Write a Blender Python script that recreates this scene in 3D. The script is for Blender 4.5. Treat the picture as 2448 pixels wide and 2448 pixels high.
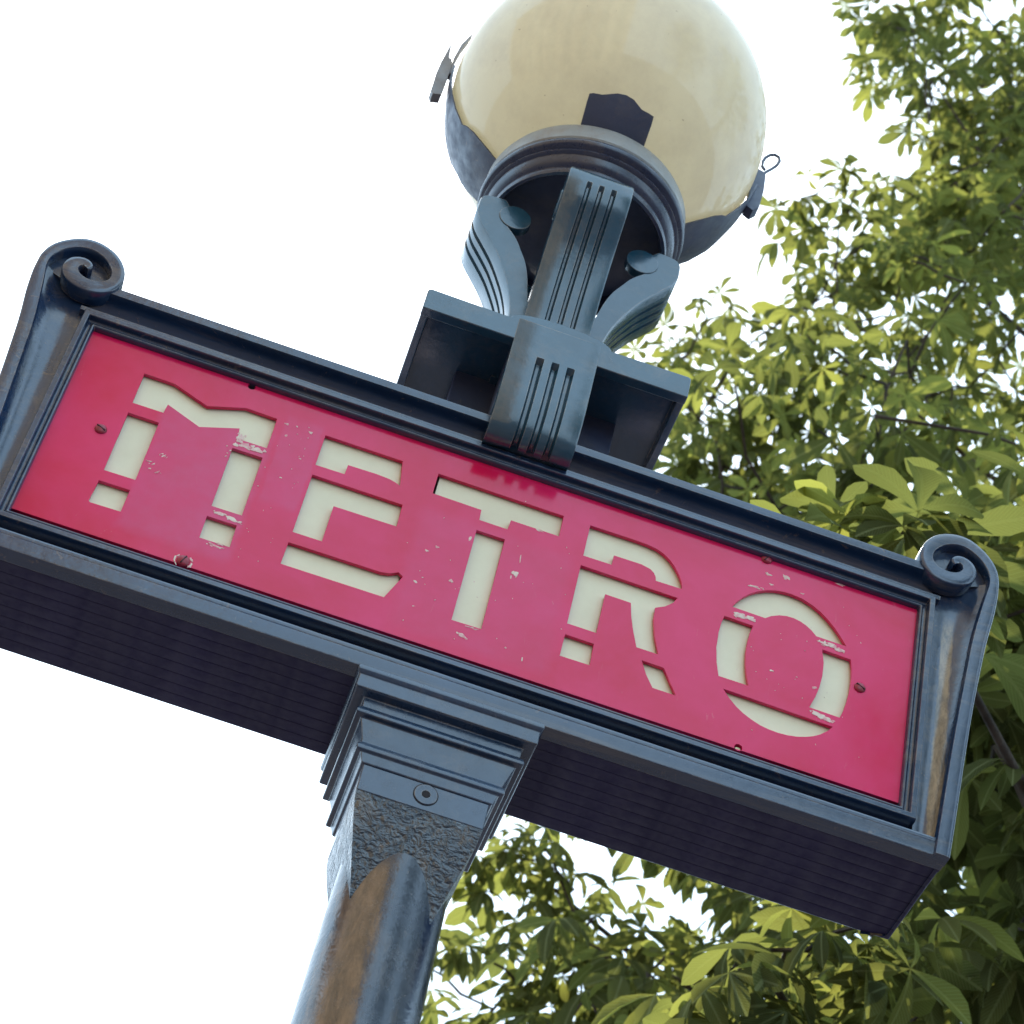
import bpy, math, random
from mathutils import Vector, Matrix, Euler
scene = bpy.context.scene
for o in list(bpy.data.objects): bpy.data.objects.remove(o, do_unlink=True)
COL = scene.collection
rad = math.radians
H0 = 3.44                      # height of the sign's centre above the pavement
YC = 0.0807                    # depth of the post's axis behind the sign's front plane

# ------------------------------------------------------------------ camera
cam_d = bpy.data.cameras.new('camera'); cam = bpy.data.objects.new('camera', cam_d); COL.objects.link(cam)
CAM = Vector((-0.18201, -1.97261, -1.84091 + H0))
rx = (0.94522323, -0.27041003, 0.1828427); ry = (-0.31872664, -0.64362748, 0.69581391); rz = (0.07047248, 0.71597632, 0.69455852)
cam.matrix_world = Matrix(((rx[0], ry[0], -rz[0], CAM.x), (rx[1], ry[1], -rz[1], CAM.y), (rx[2], ry[2], -rz[2], CAM.z), (0, 0, 0, 1)))
cam_d.sensor_width = 36; cam_d.lens = 87.835; cam_d.clip_start = 0.05; cam_d.clip_end = 500
cam_d.dof.use_dof = True; cam_d.dof.focus_distance = 2.75; cam_d.dof.aperture_fstop = 15.0
scene.camera = cam
scene.render.resolution_x = 1024; scene.render.resolution_y = 1024

# ------------------------------------------------------------------ sky, sun, exposure
SUN_EL, SUN_AZ = rad(54), rad(-8)           # azimuth from +Y towards +X: the sun is high, behind and left of the sign
world = bpy.data.worlds.new('World'); scene.world = world; world.use_nodes = True
nt = world.node_tree; nt.nodes.clear()
sky = nt.nodes.new('ShaderNodeTexSky'); sky.sky_type = 'NISHITA'; sky.sun_disc = False
sky.sun_elevation = SUN_EL; sky.sun_rotation = SUN_AZ; sky.air_density = 1.0; sky.dust_density = 4.0
haze = nt.nodes.new('ShaderNodeMixRGB'); haze.blend_type = 'MIX'; haze.inputs[0].default_value = 0.70
haze.inputs[2].default_value = (9.0, 12.9, 16.4, 1)      # bright even veil of thin cloud
bg = nt.nodes.new('ShaderNodeBackground'); bg.inputs[1].default_value = 0.085
wo = nt.nodes.new('ShaderNodeOutputWorld')
nt.links.new(sky.outputs[0], haze.inputs[1]); nt.links.new(haze.outputs[0], bg.inputs[0]); nt.links.new(bg.outputs[0], wo.inputs[0])
sd = bpy.data.lights.new('sun', 'SUN'); sd.energy = 4.2; sd.angle = rad(0.6); sd.color = (1.0, 0.93, 0.80)
sun = bpy.data.objects.new('sun', sd); COL.objects.link(sun)
sdir = Vector((math.sin(SUN_AZ) * math.cos(SUN_EL), math.cos(SUN_AZ) * math.cos(SUN_EL), math.sin(SUN_EL)))
sun.rotation_euler = sdir.to_track_quat('Z', 'Y').to_euler(); sun.location = sdir * 40
vs = scene.view_settings; vs.view_transform = 'Standard'; vs.look = 'None'; vs.exposure = 1.20; vs.gamma = 1.0; vs.use_curve_mapping = False

# ------------------------------------------------------------------ materials
def new_mat(name):
    m = bpy.data.materials.new(name); m.use_nodes = True
    return m, m.node_tree, m.node_tree.nodes['Principled BSDF']
def N(t, kind, **kw):
    n = t.nodes.new(kind)
    for k, v in kw.items():
        if k.startswith('_'): n.inputs[k[1:]].default_value = v
        else: setattr(n, k, v)
    return n
def ramp(t, src, stops):
    r = t.nodes.new('ShaderNodeValToRGB'); e = r.color_ramp.elements
    while len(e) < len(stops): e.new(0.5)
    for el, (p, c) in zip(e, stops):
        el.position = p; el.color = c if len(c) == 4 else (*c, 1)
    t.links.new(src, r.inputs[0]); return r.outputs[0]
def mix(t, fac, a, b):
    m = t.nodes.new('ShaderNodeMixRGB')
    for i, v in ((0, fac), (1, a), (2, b)):
        if isinstance(v, bpy.types.NodeSocket): t.links.new(v, m.inputs[i])
        elif isinstance(v, (int, float)): m.inputs[i].default_value = v
        else: m.inputs[i].default_value = (*v, 1)
    return m.outputs[0]
def noise(t, co, scale, detail=4, rough=.55, dist=0.0):
    n = t.nodes.new('ShaderNodeTexNoise'); n.inputs['Scale'].default_value = scale
    n.inputs['Detail'].default_value = detail; n.inputs['Roughness'].default_value = rough; n.inputs['Distortion'].default_value = dist
    t.links.new(co, n.inputs['Vector']); return n.outputs[0]
def coords(t, scale=None):
    c = t.nodes.new('ShaderNodeTexCoord'); out = c.outputs['Object']
    if scale:
        mp = t.nodes.new('ShaderNodeMapping'); mp.inputs['Scale'].default_value = scale
        t.links.new(out, mp.inputs[0]); out = mp.outputs[0]
    return out
def bump(t, b, h, strength, dist, prev=None):
    n = t.nodes.new('ShaderNodeBump'); n.inputs['Strength'].default_value = strength; n.inputs['Distance'].default_value = dist
    t.links.new(h, n.inputs['Height'])
    if prev is not None: t.links.new(prev, n.inputs['Normal'])
    t.links.new(n.outputs[0], b.inputs['Normal']); return n.outputs[0]

def paint(name, base, rough=.17, cast=0.0, dust=.35, streak=False, wear=.0, edge=.0, tan_band=None, spec=1.0):
    """Old gloss paint over cast iron: runs, orange peel, thin dust and worn spots."""
    m, t, b = new_mat(name); co = coords(t)
    big = noise(t, co, 9, 5, .6); fine = noise(t, co, 160, 3, .6); mid = noise(t, co, 45, 5, .65)
    col = mix(t, ramp(t, big, [(.35, (0, 0, 0)), (.68, (1, 1, 1))]), base, tuple(c * 1.45 for c in base))
    d = ramp(t, noise(t, coords(t, streak) if streak else co, 26, 8, .72, .4), [(.50, (0, 0, 0)), (.78, (dust, dust, dust))])
    col = mix(t, d, col, (.20, .15, .105))
    if wear:
        w = ramp(t, noise(t, co, 70, 9, .75, .6), [(.60, (0, 0, 0)), (.66, (wear, wear, wear))])
        col = mix(t, w, col, (.26, .17, .10))
    if edge:                                       # paint rubbed thin and dusty along the arrises
        bv = N(t, 'ShaderNodeBevel', samples=4); bv.inputs['Radius'].default_value = .0022
        ge = N(t, 'ShaderNodeNewGeometry'); dp = N(t, 'ShaderNodeVectorMath', operation='DOT_PRODUCT')
        t.links.new(bv.outputs[0], dp.inputs[0]); t.links.new(ge.outputs['Normal'], dp.inputs[1])
        e_ = ramp(t, dp.outputs['Value'], [(.90, (edge,) * 3), (.985, (0, 0, 0))])
        k_ = N(t, 'ShaderNodeMath', operation='MULTIPLY'); t.links.new(e_, k_.inputs[0]); t.links.new(ramp(t, noise(t, co, 33, 6, .7), [(.42, (0, 0, 0)), (.62, (1, 1, 1))]), k_.inputs[1])
        col = mix(t, k_.outputs[0], col, (.36, .29, .22))
    if tan_band:                                      # upright tan band with ragged borders, mottled darker inside
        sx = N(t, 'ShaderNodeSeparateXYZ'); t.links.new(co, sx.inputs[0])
        nn = N(t, 'ShaderNodeMath', operation='MULTIPLY_ADD'); t.links.new(noise(t, coords(t, (1, 1, .35)), 55, 8, .75), nn.inputs[0]); nn.inputs[1].default_value = tan_band[2]; t.links.new(sx.outputs[0], nn.inputs[2])
        lo, hi, amp, c_, f_, zmax = tan_band; of = amp * .5; w_ = hi - lo
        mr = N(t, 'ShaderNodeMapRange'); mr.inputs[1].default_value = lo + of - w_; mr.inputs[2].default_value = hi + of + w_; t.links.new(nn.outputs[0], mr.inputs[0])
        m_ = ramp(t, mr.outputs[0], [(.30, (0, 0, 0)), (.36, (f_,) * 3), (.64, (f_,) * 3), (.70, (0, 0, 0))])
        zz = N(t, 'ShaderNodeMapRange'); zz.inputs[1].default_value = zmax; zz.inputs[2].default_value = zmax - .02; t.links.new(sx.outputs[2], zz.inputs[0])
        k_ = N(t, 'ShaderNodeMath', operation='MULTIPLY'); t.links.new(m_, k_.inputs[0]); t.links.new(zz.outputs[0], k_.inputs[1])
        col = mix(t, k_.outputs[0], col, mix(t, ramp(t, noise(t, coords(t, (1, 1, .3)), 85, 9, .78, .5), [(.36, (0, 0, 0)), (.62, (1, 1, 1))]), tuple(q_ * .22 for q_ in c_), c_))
    t.links.new(col, b.inputs['Base Color'])
    r = ramp(t, mid, [(.3, (rough * .75,) * 3), (.75, (rough * 1.7,) * 3)]); t.links.new(r, b.inputs['Roughness'])
    b.inputs['Specular IOR Level'].default_value = spec
    p = bump(t, b, fine, .06, .0014); p = bump(t, b, mid, .11, .004, p)
    if cast:
        v = N(t, 'ShaderNodeTexNoise'); v.inputs['Scale'].default_value = 95; v.inputs['Detail'].default_value = 3; v.inputs['Distortion'].default_value = 1.2
        t.links.new(coords(t, (1, 1, 1.25)), v.inputs['Vector'])
        bump(t, b, v.outputs[0], cast, .016, p)
    return m
BASE = (.009, .026, .066)
M_PAINT = paint('blue_grey_gloss_paint', (.016, .056, .088), edge=.8)
M_NAVY = paint('navy_gloss_paint', (.014, .034, .072), .20, edge=.7)
M_BOX = paint('blue_grey_paint_casing', (.017, .013, .056), .50, 0, .05, spec=.5)
M_FRAME = paint('blue_grey_paint_moulding', BASE, .16, 0, .50, (.10, 1, 1.6), .35, .6)
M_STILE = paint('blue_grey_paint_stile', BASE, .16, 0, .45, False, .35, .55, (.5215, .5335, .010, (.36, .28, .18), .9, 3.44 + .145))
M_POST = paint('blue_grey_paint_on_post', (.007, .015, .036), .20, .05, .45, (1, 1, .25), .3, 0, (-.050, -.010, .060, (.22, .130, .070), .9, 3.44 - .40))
M_CAST = paint('rough_cast_paint', (.016, .028, .044), .24, .55, .60, None, .55)
M_COLLAR = paint('dark_navy_collar_paint', (.012, .018, .044), .26, 0, .35, None, .2, .6, spec=.8)
M_STRAP = paint('dark_strap_paint', (.030, .038, .075), .42, 0, .35, False, .3)
M_METAL = paint('weathered_grey_metal', (.17, .155, .15), .45, 0, .8)
M_PALE = paint('dusty_collar_paint', (.20, .20, .19), .4, 0, 1.0, False, .5)

m, t, b = new_mat('faded_red_enamel'); M_RED = m; co = coords(t)
fade = ramp(t, noise(t, co, 7, 5, .6, .3), [(.38, (0, 0, 0)), (.66, (1, 1, 1))])
col = mix(t, fade, (.66, .006, .068), (.74, .022, .135))
scr = ramp(t, noise(t, coords(t, (1.0, 1, .22)), 130, 6, .75, .8), [(.64, (0, 0, 0)), (.74, (.6, .6, .6))])
scr2 = ramp(t, noise(t, co, 5.5, 2, .5), [(.52, (0, 0, 0)), (.64, (1, 1, 1))])
mm = N(t, 'ShaderNodeMath', operation='MULTIPLY'); t.links.new(scr, mm.inputs[0]); t.links.new(scr2, mm.inputs[1])
sx = N(t, 'ShaderNodeSeparateXYZ'); t.links.new(co, sx.inputs[0])
nz_ = noise(t, co, 60, 5, .7)
def band(sock, lo, hi):
    n_ = N(t, 'ShaderNodeMath', operation='MULTIPLY_ADD'); t.links.new(nz_, n_.inputs[0]); n_.inputs[1].default_value = .012; t.links.new(sock, n_.inputs[2])
    m_ = N(t, 'ShaderNodeMapRange'); w_ = hi - lo; m_.inputs[1].default_value = lo + .006 - w_; m_.inputs[2].default_value = hi + .006 + w_; t.links.new(n_.outputs[0], m_.inputs[0])
    return ramp(t, m_.outputs[0], [(.32, (0, 0, 0)), (.345, (1, 1, 1)), (.655, (1, 1, 1)), (.68, (0, 0, 0))])
for xa, xb, za, zb_, am in ((-.384, -.262, -.118, .078, .48), (-.255, -.213, -.02, .112, .34), (-.082, .090, -.128, .045, .22)):
    k_ = N(t, 'ShaderNodeMath', operation='MULTIPLY'); t.links.new(band(sx.outputs[0], xa, xb), k_.inputs[0]); t.links.new(band(sx.outputs[2], za + H0, zb_ + H0), k_.inputs[1])
    k2 = N(t, 'ShaderNodeMath', operation='MULTIPLY'); t.links.new(k_.outputs[0], k2.inputs[0]); t.links.new(ramp(t, noise(t, co, 26, 6, .7), [(.3, (am * .4,) * 3), (.7, (am,) * 3)]), k2.inputs[1])
    col = mix(t, k2.outputs[0], col, (.62, .10, .26))
col = mix(t, mm.outputs[0], col, (.74, .30, .36)); t.links.new(col, b.inputs['Base Color'])
rr = ramp(t, noise(t, co, 14, 5, .65), [(.3, (.09,) * 3), (.75, (.22,) * 3)]); t.links.new(rr, b.inputs['Roughness'])
b.inputs['Specular IOR Level'].default_value = .42; bump(t, b, noise(t, co, 120, 3), .05, .001)

m, t, b = new_mat('cream_letter_panel'); M_CREAM = m; co = coords(t)
t.links.new(mix(t, ramp(t, noise(t, co, 20, 6, .7), [(.35, (0, 0, 0)), (.75, (1, 1, 1))]), (.82, .79, .58), (.75, .71, .51)), b.inputs['Base Color'])
b.inputs['Roughness'].default_value = .5; bump(t, b, noise(t, co, 300, 2), .05, .0006)

m, t, b = new_mat('chipped_primer'); M_CHIP = m; co = coords(t)
t.links.new(mix(t, ramp(t, noise(t, co, 120, 5, .7), [(.42, (0, 0, 0)), (.6, (1, 1, 1))]), (.80, .70, .60), (.74, .36, .38)), b.inputs['Base Color'])
b.inputs['Roughness'].default_value = .75

m, t, b = new_mat('milk_glass'); M_GLASS = m; co = coords(t)
grime = ramp(t, noise(t, co, 10, 8, .72), [(.42, (0, 0, 0)), (.75, (.5, .5, .5))])
gc = mix(t, grime, (.77, .715, .58), (.45, .385, .345))
sp = ramp(t, noise(t, co, 120, 2, .5), [(.74, (0, 0, 0)), (.78, (.6, .6, .6))]); gc = mix(t, sp, gc, (.20, .13, .10))
t.links.new(gc, b.inputs['Base Color']); b.inputs['Roughness'].default_value = .05; b.inputs['Specular IOR Level'].default_value = .65
tr = N(t, 'ShaderNodeBsdfTranslucent'); t.links.new(mix(t, .35, gc, (1.0, .94, .68)), tr.inputs[0])
ms = N(t, 'ShaderNodeMixShader'); ms.inputs[0].default_value = .46
t.links.new(b.outputs[0], ms.inputs[1]); t.links.new(tr.outputs[0], ms.inputs[2]); t.links.new(ms.outputs[0], t.nodes['Material Output'].inputs[0])

m, t, b = new_mat('dark_hole'); M_DARK = m; b.inputs['Base Color'].default_value = (.012, .010, .014, 1); b.inputs['Roughness'].default_value = .8
m, t, b = new_mat('brass_insert'); M_BRASS = m; b.inputs['Base Color'].default_value = (.62, .55, .32, 1); b.inputs['Metallic'].default_value = .8; b.inputs['Roughness'].default_value = .4
m, t, b = new_mat('red_painted_screw'); M_SCREW = m; co = coords(t)
t.links.new(mix(t, ramp(t, noise(t, co, 160, 4), [(.5, (0, 0, 0)), (.7, (1, 1, 1))]), (.34, .018, .045), (.22, .05, .05)), b.inputs['Base Color']); b.inputs['Roughness'].default_value = .35

m, t, b = new_mat('chestnut_bark'); M_BARK = m; co = coords(t, (1, 1, .3))
h = noise(t, co, 22, 8, .7, .6)
t.links.new(ramp(t, h, [(.3, (.030, .021, .016)), (.7, (.085, .062, .046))]), b.inputs['Base Color']); b.inputs['Roughness'].default_value = .85; bump(t, b, h, .6, .02)

def leaf_mat(name, dark, light, trans):
    m, t, b = new_mat(name)
    at = N(t, 'ShaderNodeAttribute', attribute_name='tint')
    uv = N(t, 'ShaderNodeUVMap'); sx = N(t, 'ShaderNodeSeparateXYZ'); t.links.new(uv.outputs[0], sx.inputs[0])
    a = N(t, 'ShaderNodeMath', operation='SUBTRACT'); t.links.new(sx.outputs[0], a.inputs[0]); a.inputs[1].default_value = .5
    ab = N(t, 'ShaderNodeMath', operation='ABSOLUTE'); t.links.new(a.outputs[0], ab.inputs[0])
    k = N(t, 'ShaderNodeMath', operation='MULTIPLY'); t.links.new(ab.outputs[0], k.inputs[0]); k.inputs[1].default_value = -.55
    s = N(t, 'ShaderNodeMath', operation='ADD'); t.links.new(sx.outputs[1], s.inputs[0]); t.links.new(k.outputs[0], s.inputs[1])
    f = N(t, 'ShaderNodeMath', operation='MULTIPLY'); t.links.new(s.outputs[0], f.inputs[0]); f.inputs[1].default_value = 2 * math.pi * 17
    si = N(t, 'ShaderNodeMath', operation='SINE'); t.links.new(f.outputs[0], si.inputs[0])
    vein = ramp(t, si.outputs[0], [(.0, (0, 0, 0)), (.82, (0, 0, 0)), (1.0, (1, 1, 1))])
    rib = ramp(t, ab.outputs[0], [(.0, (1, 1, 1)), (.035, (1, 1, 1)), (.06, (0, 0, 0))])
    vr = N(t, 'ShaderNodeMath', operation='MAXIMUM'); t.links.new(vein, vr.inputs[0]); t.links.new(rib, vr.inputs[1])
    col = mix(t, at.outputs['Fac'], dark, light)
    blot = ramp(t, noise(t, coords(t), 30, 5, .7), [(.62, (0, 0, 0)), (.75, (.55, .55, .55))]); col = mix(t, blot, col, (.13, .085, .03))
    colv = mix(t, vr.outputs[0], col, tuple(min(1, c * 1.7 + .02) for c in light))
    t.links.new(colv, b.inputs['Base Color']); b.inputs['Roughness'].default_value = .6; b.inputs['Specular IOR Level'].default_value = 0.0
    bump(t, b, si.outputs[0], .25, .002)
    T = N(t, 'ShaderNodeBsdfTranslucent'); tc = mix(t, at.outputs['Fac'], trans[0], trans[1]); tc = mix(t, blot, tc, (.24, .13, .03)); t.links.new(tc, T.inputs[0])
    ms = N(t, 'ShaderNodeMixShader'); ms.inputs[0].default_value = .5
    t.links.new(b.outputs[0], ms.inputs[1]); t.links.new(T.outputs[0], ms.inputs[2]); t.links.new(ms.outputs[0], t.nodes['Material Output'].inputs[0])
    return m
M_LEAF = leaf_mat('chestnut_leaf', (.045, .055, .026), (.100, .115, .050), ((.125, .142, .036), (.37, .38, .070)))

m, t, b = new_mat('pavement_asphalt'); M_GROUND = m; co = coords(t)
h = noise(t, co, 60, 8, .7); t.links.new(mix(t, noise(t, co, .8, 5), ramp(t, h, [(.3, (.028, .024, .030)), (.75, (.055, .048, .054))]), (.046, .040, .046)), b.inputs['Base Color'])
b.inputs['Roughness'].default_value = .9; bump(t, b, h, .5, .01)
m, t, b = new_mat('limestone_facade'); M_STONE = m; co = coords(t)
t.links.new(mix(t, ramp(t, noise(t, co, 1.3, 8, .65), [(.3, (0, 0, 0)), (.75, (1, 1, 1))]), (.56, .42, .27), (.46, .33, .20)), b.inputs['Base Color']); b.inputs['Roughness'].default_value = .85
m, t, b = new_mat('window_glass'); M_PANE = m; b.inputs['Base Color'].default_value = (.03, .035, .04, 1); b.inputs['Roughness'].default_value = .06
m, t, b = new_mat('zinc_roof'); M_ZINC = m; b.inputs['Base Color'].default_value = (.20, .22, .25, 1); b.inputs['Roughness'].default_value = .5; b.inputs['Metallic'].default_value = .3

# ------------------------------------------------------------------ mesh helpers
def mesh_obj(name, verts, faces, mat, parent=None, smooth=30, bevel=0.0, seg=2):
    me = bpy.data.meshes.new(name); me.from_pydata([tuple(v) for v in verts], [], faces); me.validate(); me.update()
    import bmesh
    bm = bmesh.new(); bm.from_mesh(me); bmesh.ops.recalc_face_normals(bm, faces=bm.faces); bm.to_mesh(me); bm.free()
    me.materials.append(mat)
    if smooth:
        for p in me.polygons: p.use_smooth = True
        me.set_sharp_from_angle(angle=rad(smooth))
    o = bpy.data.objects.new(name, me); COL.objects.link(o)
    if parent is not None: o.parent = parent
    if bevel:
        bv = o.modifiers.new('bevel', 'BEVEL'); bv.width = bevel; bv.segments = seg; bv.limit_method = 'ANGLE'; bv.angle_limit = rad(28); bv.harden_normals = True
    return o
def empty(name, loc, label, cat, group=None):
    o = bpy.data.objects.new(name, None); COL.objects.link(o); o.location = loc; o.empty_display_size = .2
    o['label'] = label; o['category'] = cat
    if group: o['group'] = group
    return o
def S(x, y, z): return (x, y - YC, z + H0)        # sign coordinates -> local to the post's foot
class MB:
    def __init__(s): s.v = []; s.f = []
    def add(s, verts, faces):
        n = len(s.v); s.v += verts; s.f += [tuple(i + n for i in f) for f in faces]
    def box(s, x0, x1, y0, y1, z0, z1):
        s.add([(x, y, z) for z in (z0, z1) for y in (y0, y1) for x in (x0, x1)],
              [(0, 2, 3, 1), (4, 5, 7, 6), (0, 1, 5, 4), (2, 6, 7, 3), (0, 4, 6, 2), (1, 3, 7, 5)])
    def prism(s, poly, a0, a1, fn):               # poly of (p,q), extruded a0..a1, fn(p,q,a)->xyz
        n = len(poly); v = [fn(p, q, a0) for p, q in poly] + [fn(p, q, a1) for p, q in poly]
        s.add(v, [tuple(range(n)), tuple(range(2 * n - 1, n - 1, -1))] + [(i, (i + 1) % n, n + (i + 1) % n, n + i) for i in range(n)])
    def grid(s, rows, closed_u=False, closed_v=False):
        R_, C_ = len(rows), len(rows[0]); v = [p for r in rows for p in r]; f = []
        for i in range(R_ - (0 if closed_u else 1)):
            for j in range(C_ - (0 if closed_v else 1)):
                f.append((i * C_ + j, i * C_ + (j + 1) % C_, ((i + 1) % R_) * C_ + (j + 1) % C_, ((i + 1) % R_) * C_ + j))
        s.add(v, f)
    def lathe(s, prof, cx, cy, n=64, cap0=False, cap1=False):
        rows = [[(cx + r * math.cos(2 * math.pi * k / n), cy + r * math.sin(2 * math.pi * k / n), z) for k in range(n)] for r, z in prof]
        b0 = len(s.v); s.grid(rows, False, True)
        if cap0: s.f.append(tuple(range(b0, b0 + n)))
        if cap1: s.f.append(tuple(range(b0 + (len(prof) - 1) * n, b0 + len(prof) * n)))
    def tube(s, pts, rads, n=8, caps=True):
        pts = [Vector(p) for p in pts]; rows = []; prev = None
        for i, p in enumerate(pts):
            d = (pts[min(i + 1, len(pts) - 1)] - pts[max(i - 1, 0)]).normalized()
            if prev is None: prev = d.orthogonal().normalized()
            u = (prev - d * prev.dot(d)).normalized(); w = d.cross(u); prev = u; r = rads[i] if hasattr(rads, '__len__') else rads
            rows.append([tuple(p + (u * math.cos(2 * math.pi * k / n) + w * math.sin(2 * math.pi * k / n)) * r) for k in range(n)])
        b0 = len(s.v); s.grid(rows, False, True)
        if caps: s.f.append(tuple(range(b0, b0 + n))); s.f.append(tuple(range(b0 + (len(rows) - 1) * n, b0 + len(rows) * n)))
    def build(s, name, mat, parent=None, local=True, **kw):
        v = [S(*p) for p in s.v] if local else s.v
        return mesh_obj(name, v, s.f, mat, parent, **kw)

# ================================================================== the setting
g = MB(); n_ = 24; L_ = 70
g.grid([[(-L_ + 2 * L_ * i / n_, -L_ + 2 * L_ * j / n_, 0) for i in range(n_ + 1)] for j in range(n_ + 1)])
gr = g.build('ground', M_GROUND, None, False, smooth=0); gr['kind'] = 'structure'; gr['label'] = 'dark grey asphalt pavement under the sign post'

# stone building across the street behind the viewer (seen mirrored in the gloss paint)
bl = empty('stone_building', (-12.2, -9.2, 0), 'tall tan limestone building with rows of dark windows across the street', 'building')
bl.rotation_euler[2] = rad(-30)
bw, bh = 24.0, 21.0
q = MB(); q.box(-bw / 2, bw / 2, -9, 0, 0, bh); q.build('wall', M_STONE, bl, False, smooth=0)
q = MB(); q.box(-bw / 2 - .4, bw / 2 + .4, -9.3, .5, bh + .003, bh + .6); q.build('cornice', M_STONE, bl, False, smooth=0, bevel=.05)
q = MB(); q.prism([(-9, bh + .603), (.1, bh + .603), (-1.6, bh + 3.4), (-7.4, bh + 3.4)], -bw / 2, bw / 2, lambda p, r, a: (a, p, r)); q.build('roof', M_ZINC, bl, False, smooth=0)
q = MB(); q.box(-.6, .6, -.02, .03, 0, 2.1); pane0 = q.build('window', M_PANE, bl, False, smooth=0)
q = MB(); q.box(-.75, .75, .003, .16, -.14, 0); sill0 = q.build('sill', M_STONE, pane0, False, smooth=0)
first = True
for fl in range(6):
    for c in range(9):
        if first: w, si = pane0, sill0; first = False
        else:
            w = pane0.copy(); COL.objects.link(w); si = sill0.copy(); COL.objects.link(si); si.parent = w
        w.location = (-bw / 2 + 1.7 + c * 2.575, .003, 1.2 + fl * 3.25)

# ================================================================== the metro sign post
post = empty('metro_sign_post', (0, YC, 0), 'blue grey cast iron post carrying a red METRO sign and a cream globe lamp', 'sign post')

# --- shaft
p_ = MB(); p_.lathe([(.18, -H0), (.18, -H0 + .06), (.15, -H0 + .10), (.13, -H0 + .5), (.10, -H0 + .56), (.082, -H0 + .62), (.072, -1.6), (.064, -.9), (.0605, -.6), (.0585, -.5), (.0570, -.42), (.0555, -.36), (.052, -.33)], 0, YC, 96, True, True)
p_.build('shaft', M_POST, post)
# --- neck: square block tapering into the round shaft
q = MB()
def sq(h, z): return [(-h, YC - h, z), (h, YC - h, z), (h, YC + h, z), (-h, YC + h, z)]
rows = [sq(.0665, -.3105), sq(.0665, -.3430)]; q.grid(rows, False, True); q.f.append((0, 1, 2, 3)); q.f.append((4, 5, 6, 7))
neck = q.build('neck_block', M_NAVY, post, bevel=.0015)
q = MB()
prof = [(.0660, -.3430), (.0652, -.352), (.0625, -.366), (.0582, -.384), (.0530, -.405), (.0480, -.424), (.0430, -.444), (.0390, -.460), (.034, -.480)]
rows = []
for h_, z_ in prof:
    r_ = []
    for a_, b_ in (((-1, -1), (1, -1)), ((1, -1), (1, 1)), ((1, 1), (-1, 1)), ((-1, 1), (-1, -1))):
        for k in range(10):
            u = k / 10; x_ = (a_[0] + (b_[0] - a_[0]) * u); y_ = (a_[1] + (b_[1] - a_[1]) * u)
            r_.append((x_ * h_, YC + y_ * h_, z_))
    rows.append(r_)
q.grid(rows, False, True); q.f.append(tuple(range(40))); q.f.append(tuple(range(len(q.v) - 40, len(q.v))))
q.build('rough_taper', M_CAST, post, smooth=40)
# socket bolt on the neck
q = MB(); bx, bz = .002, -.3240; yf = YC - .0665
rows = []
for r_, y_ in ((.0122, yf + .002), (.0122, yf - .0008), (.0116, yf - .0014), (.0045, yf - .0014), (.0040, yf - .0005), (.0038, yf + .0008)):
    rows.append([(bx + r_ * math.cos(2 * math.pi * k / 36), y_, bz + r_ * math.sin(2 * math.pi * k / 36)) for k in range(36)])
q.grid(rows, False, True); q.build('bolt', M_NAVY, neck)
q = MB(); q.prism([(.0044 * math.cos(math.pi * k / 3), .0044 * math.sin(math.pi * k / 3)) for k in range(6)], yf + .0005, yf - .00155, lambda a, c, y: (bx + a, y, bz + c)); q.build('bolt_socket', M_DARK, neck, smooth=0)
q = MB()
rows = [[(bx + r_ * math.cos(2 * math.pi * k / 36), y_, bz + r_ * math.sin(2 * math.pi * k / 36)) for k in range(36)] for r_, y_ in ((.0131, yf - .0003), (.0123, yf - .0003))]
q.grid(rows, False, True); q.build('bolt_seam', M_DARK, neck)

# --- capital: three stepped square mouldings
def square_sweep(prof):           # (halfwidth x, halfdepth y, z)
    return [[(-hx, YC - hy, z), (hx, YC - hy, z), (hx, YC + hy, z), (-hx, YC + hy, z)] for hx, hy, z in prof]
q = MB()
pr_ = [(.092, .082, -.2062), (.0995, .0905, -.2085), (.1005, .0915, -.2140), (.0985, .0895, -.2180), (.0970, .0880, -.2192), (.0975, .0885, -.2345),
       (.0960, .0870, -.2362), (.0850, .0768, -.2376), (.0850, .0768, -.2450), (.0846, .0762, -.2500), (.0885, .0795, -.2535), (.0897, .0807, -.2575), (.0890, .0800, -.2602), (.0825, .0742, -.2616), (.0790, .0722, -.2720),
       (.0756, .0698, -.2830), (.0748, .0692, -.2868), (.0775, .0715, -.2905), (.0788, .0728, -.2945), (.0782, .0722, -.2975), (.0728, .0696, -.2990), (.0692, .0677, -.3100), (.066, .066, -.3115)]
q.grid(square_sweep(pr_), False, True); q.f.append((0, 1, 2, 3)); n0 = len(q.v); q.f.append((n0 - 4, n0 - 3, n0 - 2, n0 - 1))
q.build('capital', M_NAVY, post, bevel=.0022, seg=3)

# --- the casing of the sign, with a reeded underside
q = MB(); q.box(-.545, .545, .0240, .1613, -.2045, .197); case = q.build('sign_casing', M_BOX, post, bevel=.003)
q0 = None; nr = 9
for k in range(nr):
    y0 = .002 + k * .0172
    poly = [(-.0084, .0), (-.0084, -.0006), (-.0079, -.0011), (.0, -.0013), (.0079, -.0011), (.0084, -.0006), (.0084, .0)]
    if q0 is None:
        q = MB(); q.prism(poly, -.5425, .5425, lambda a, c, x: (x, a, c)); q0 = mesh_obj('soffit_reed', q.v, q.f, M_BOX, case, smooth=40); o = q0
    else:
        o = q0.copy(); COL.objects.link(o); o.parent = case
    o.location = S(0, y0 + .008, -.2042)
q = MB(); q.box(-.5446, .5446, .0040, .0235, -.2046, -.1880); q.build('casing_front_edge', M_BOX, case)

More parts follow.
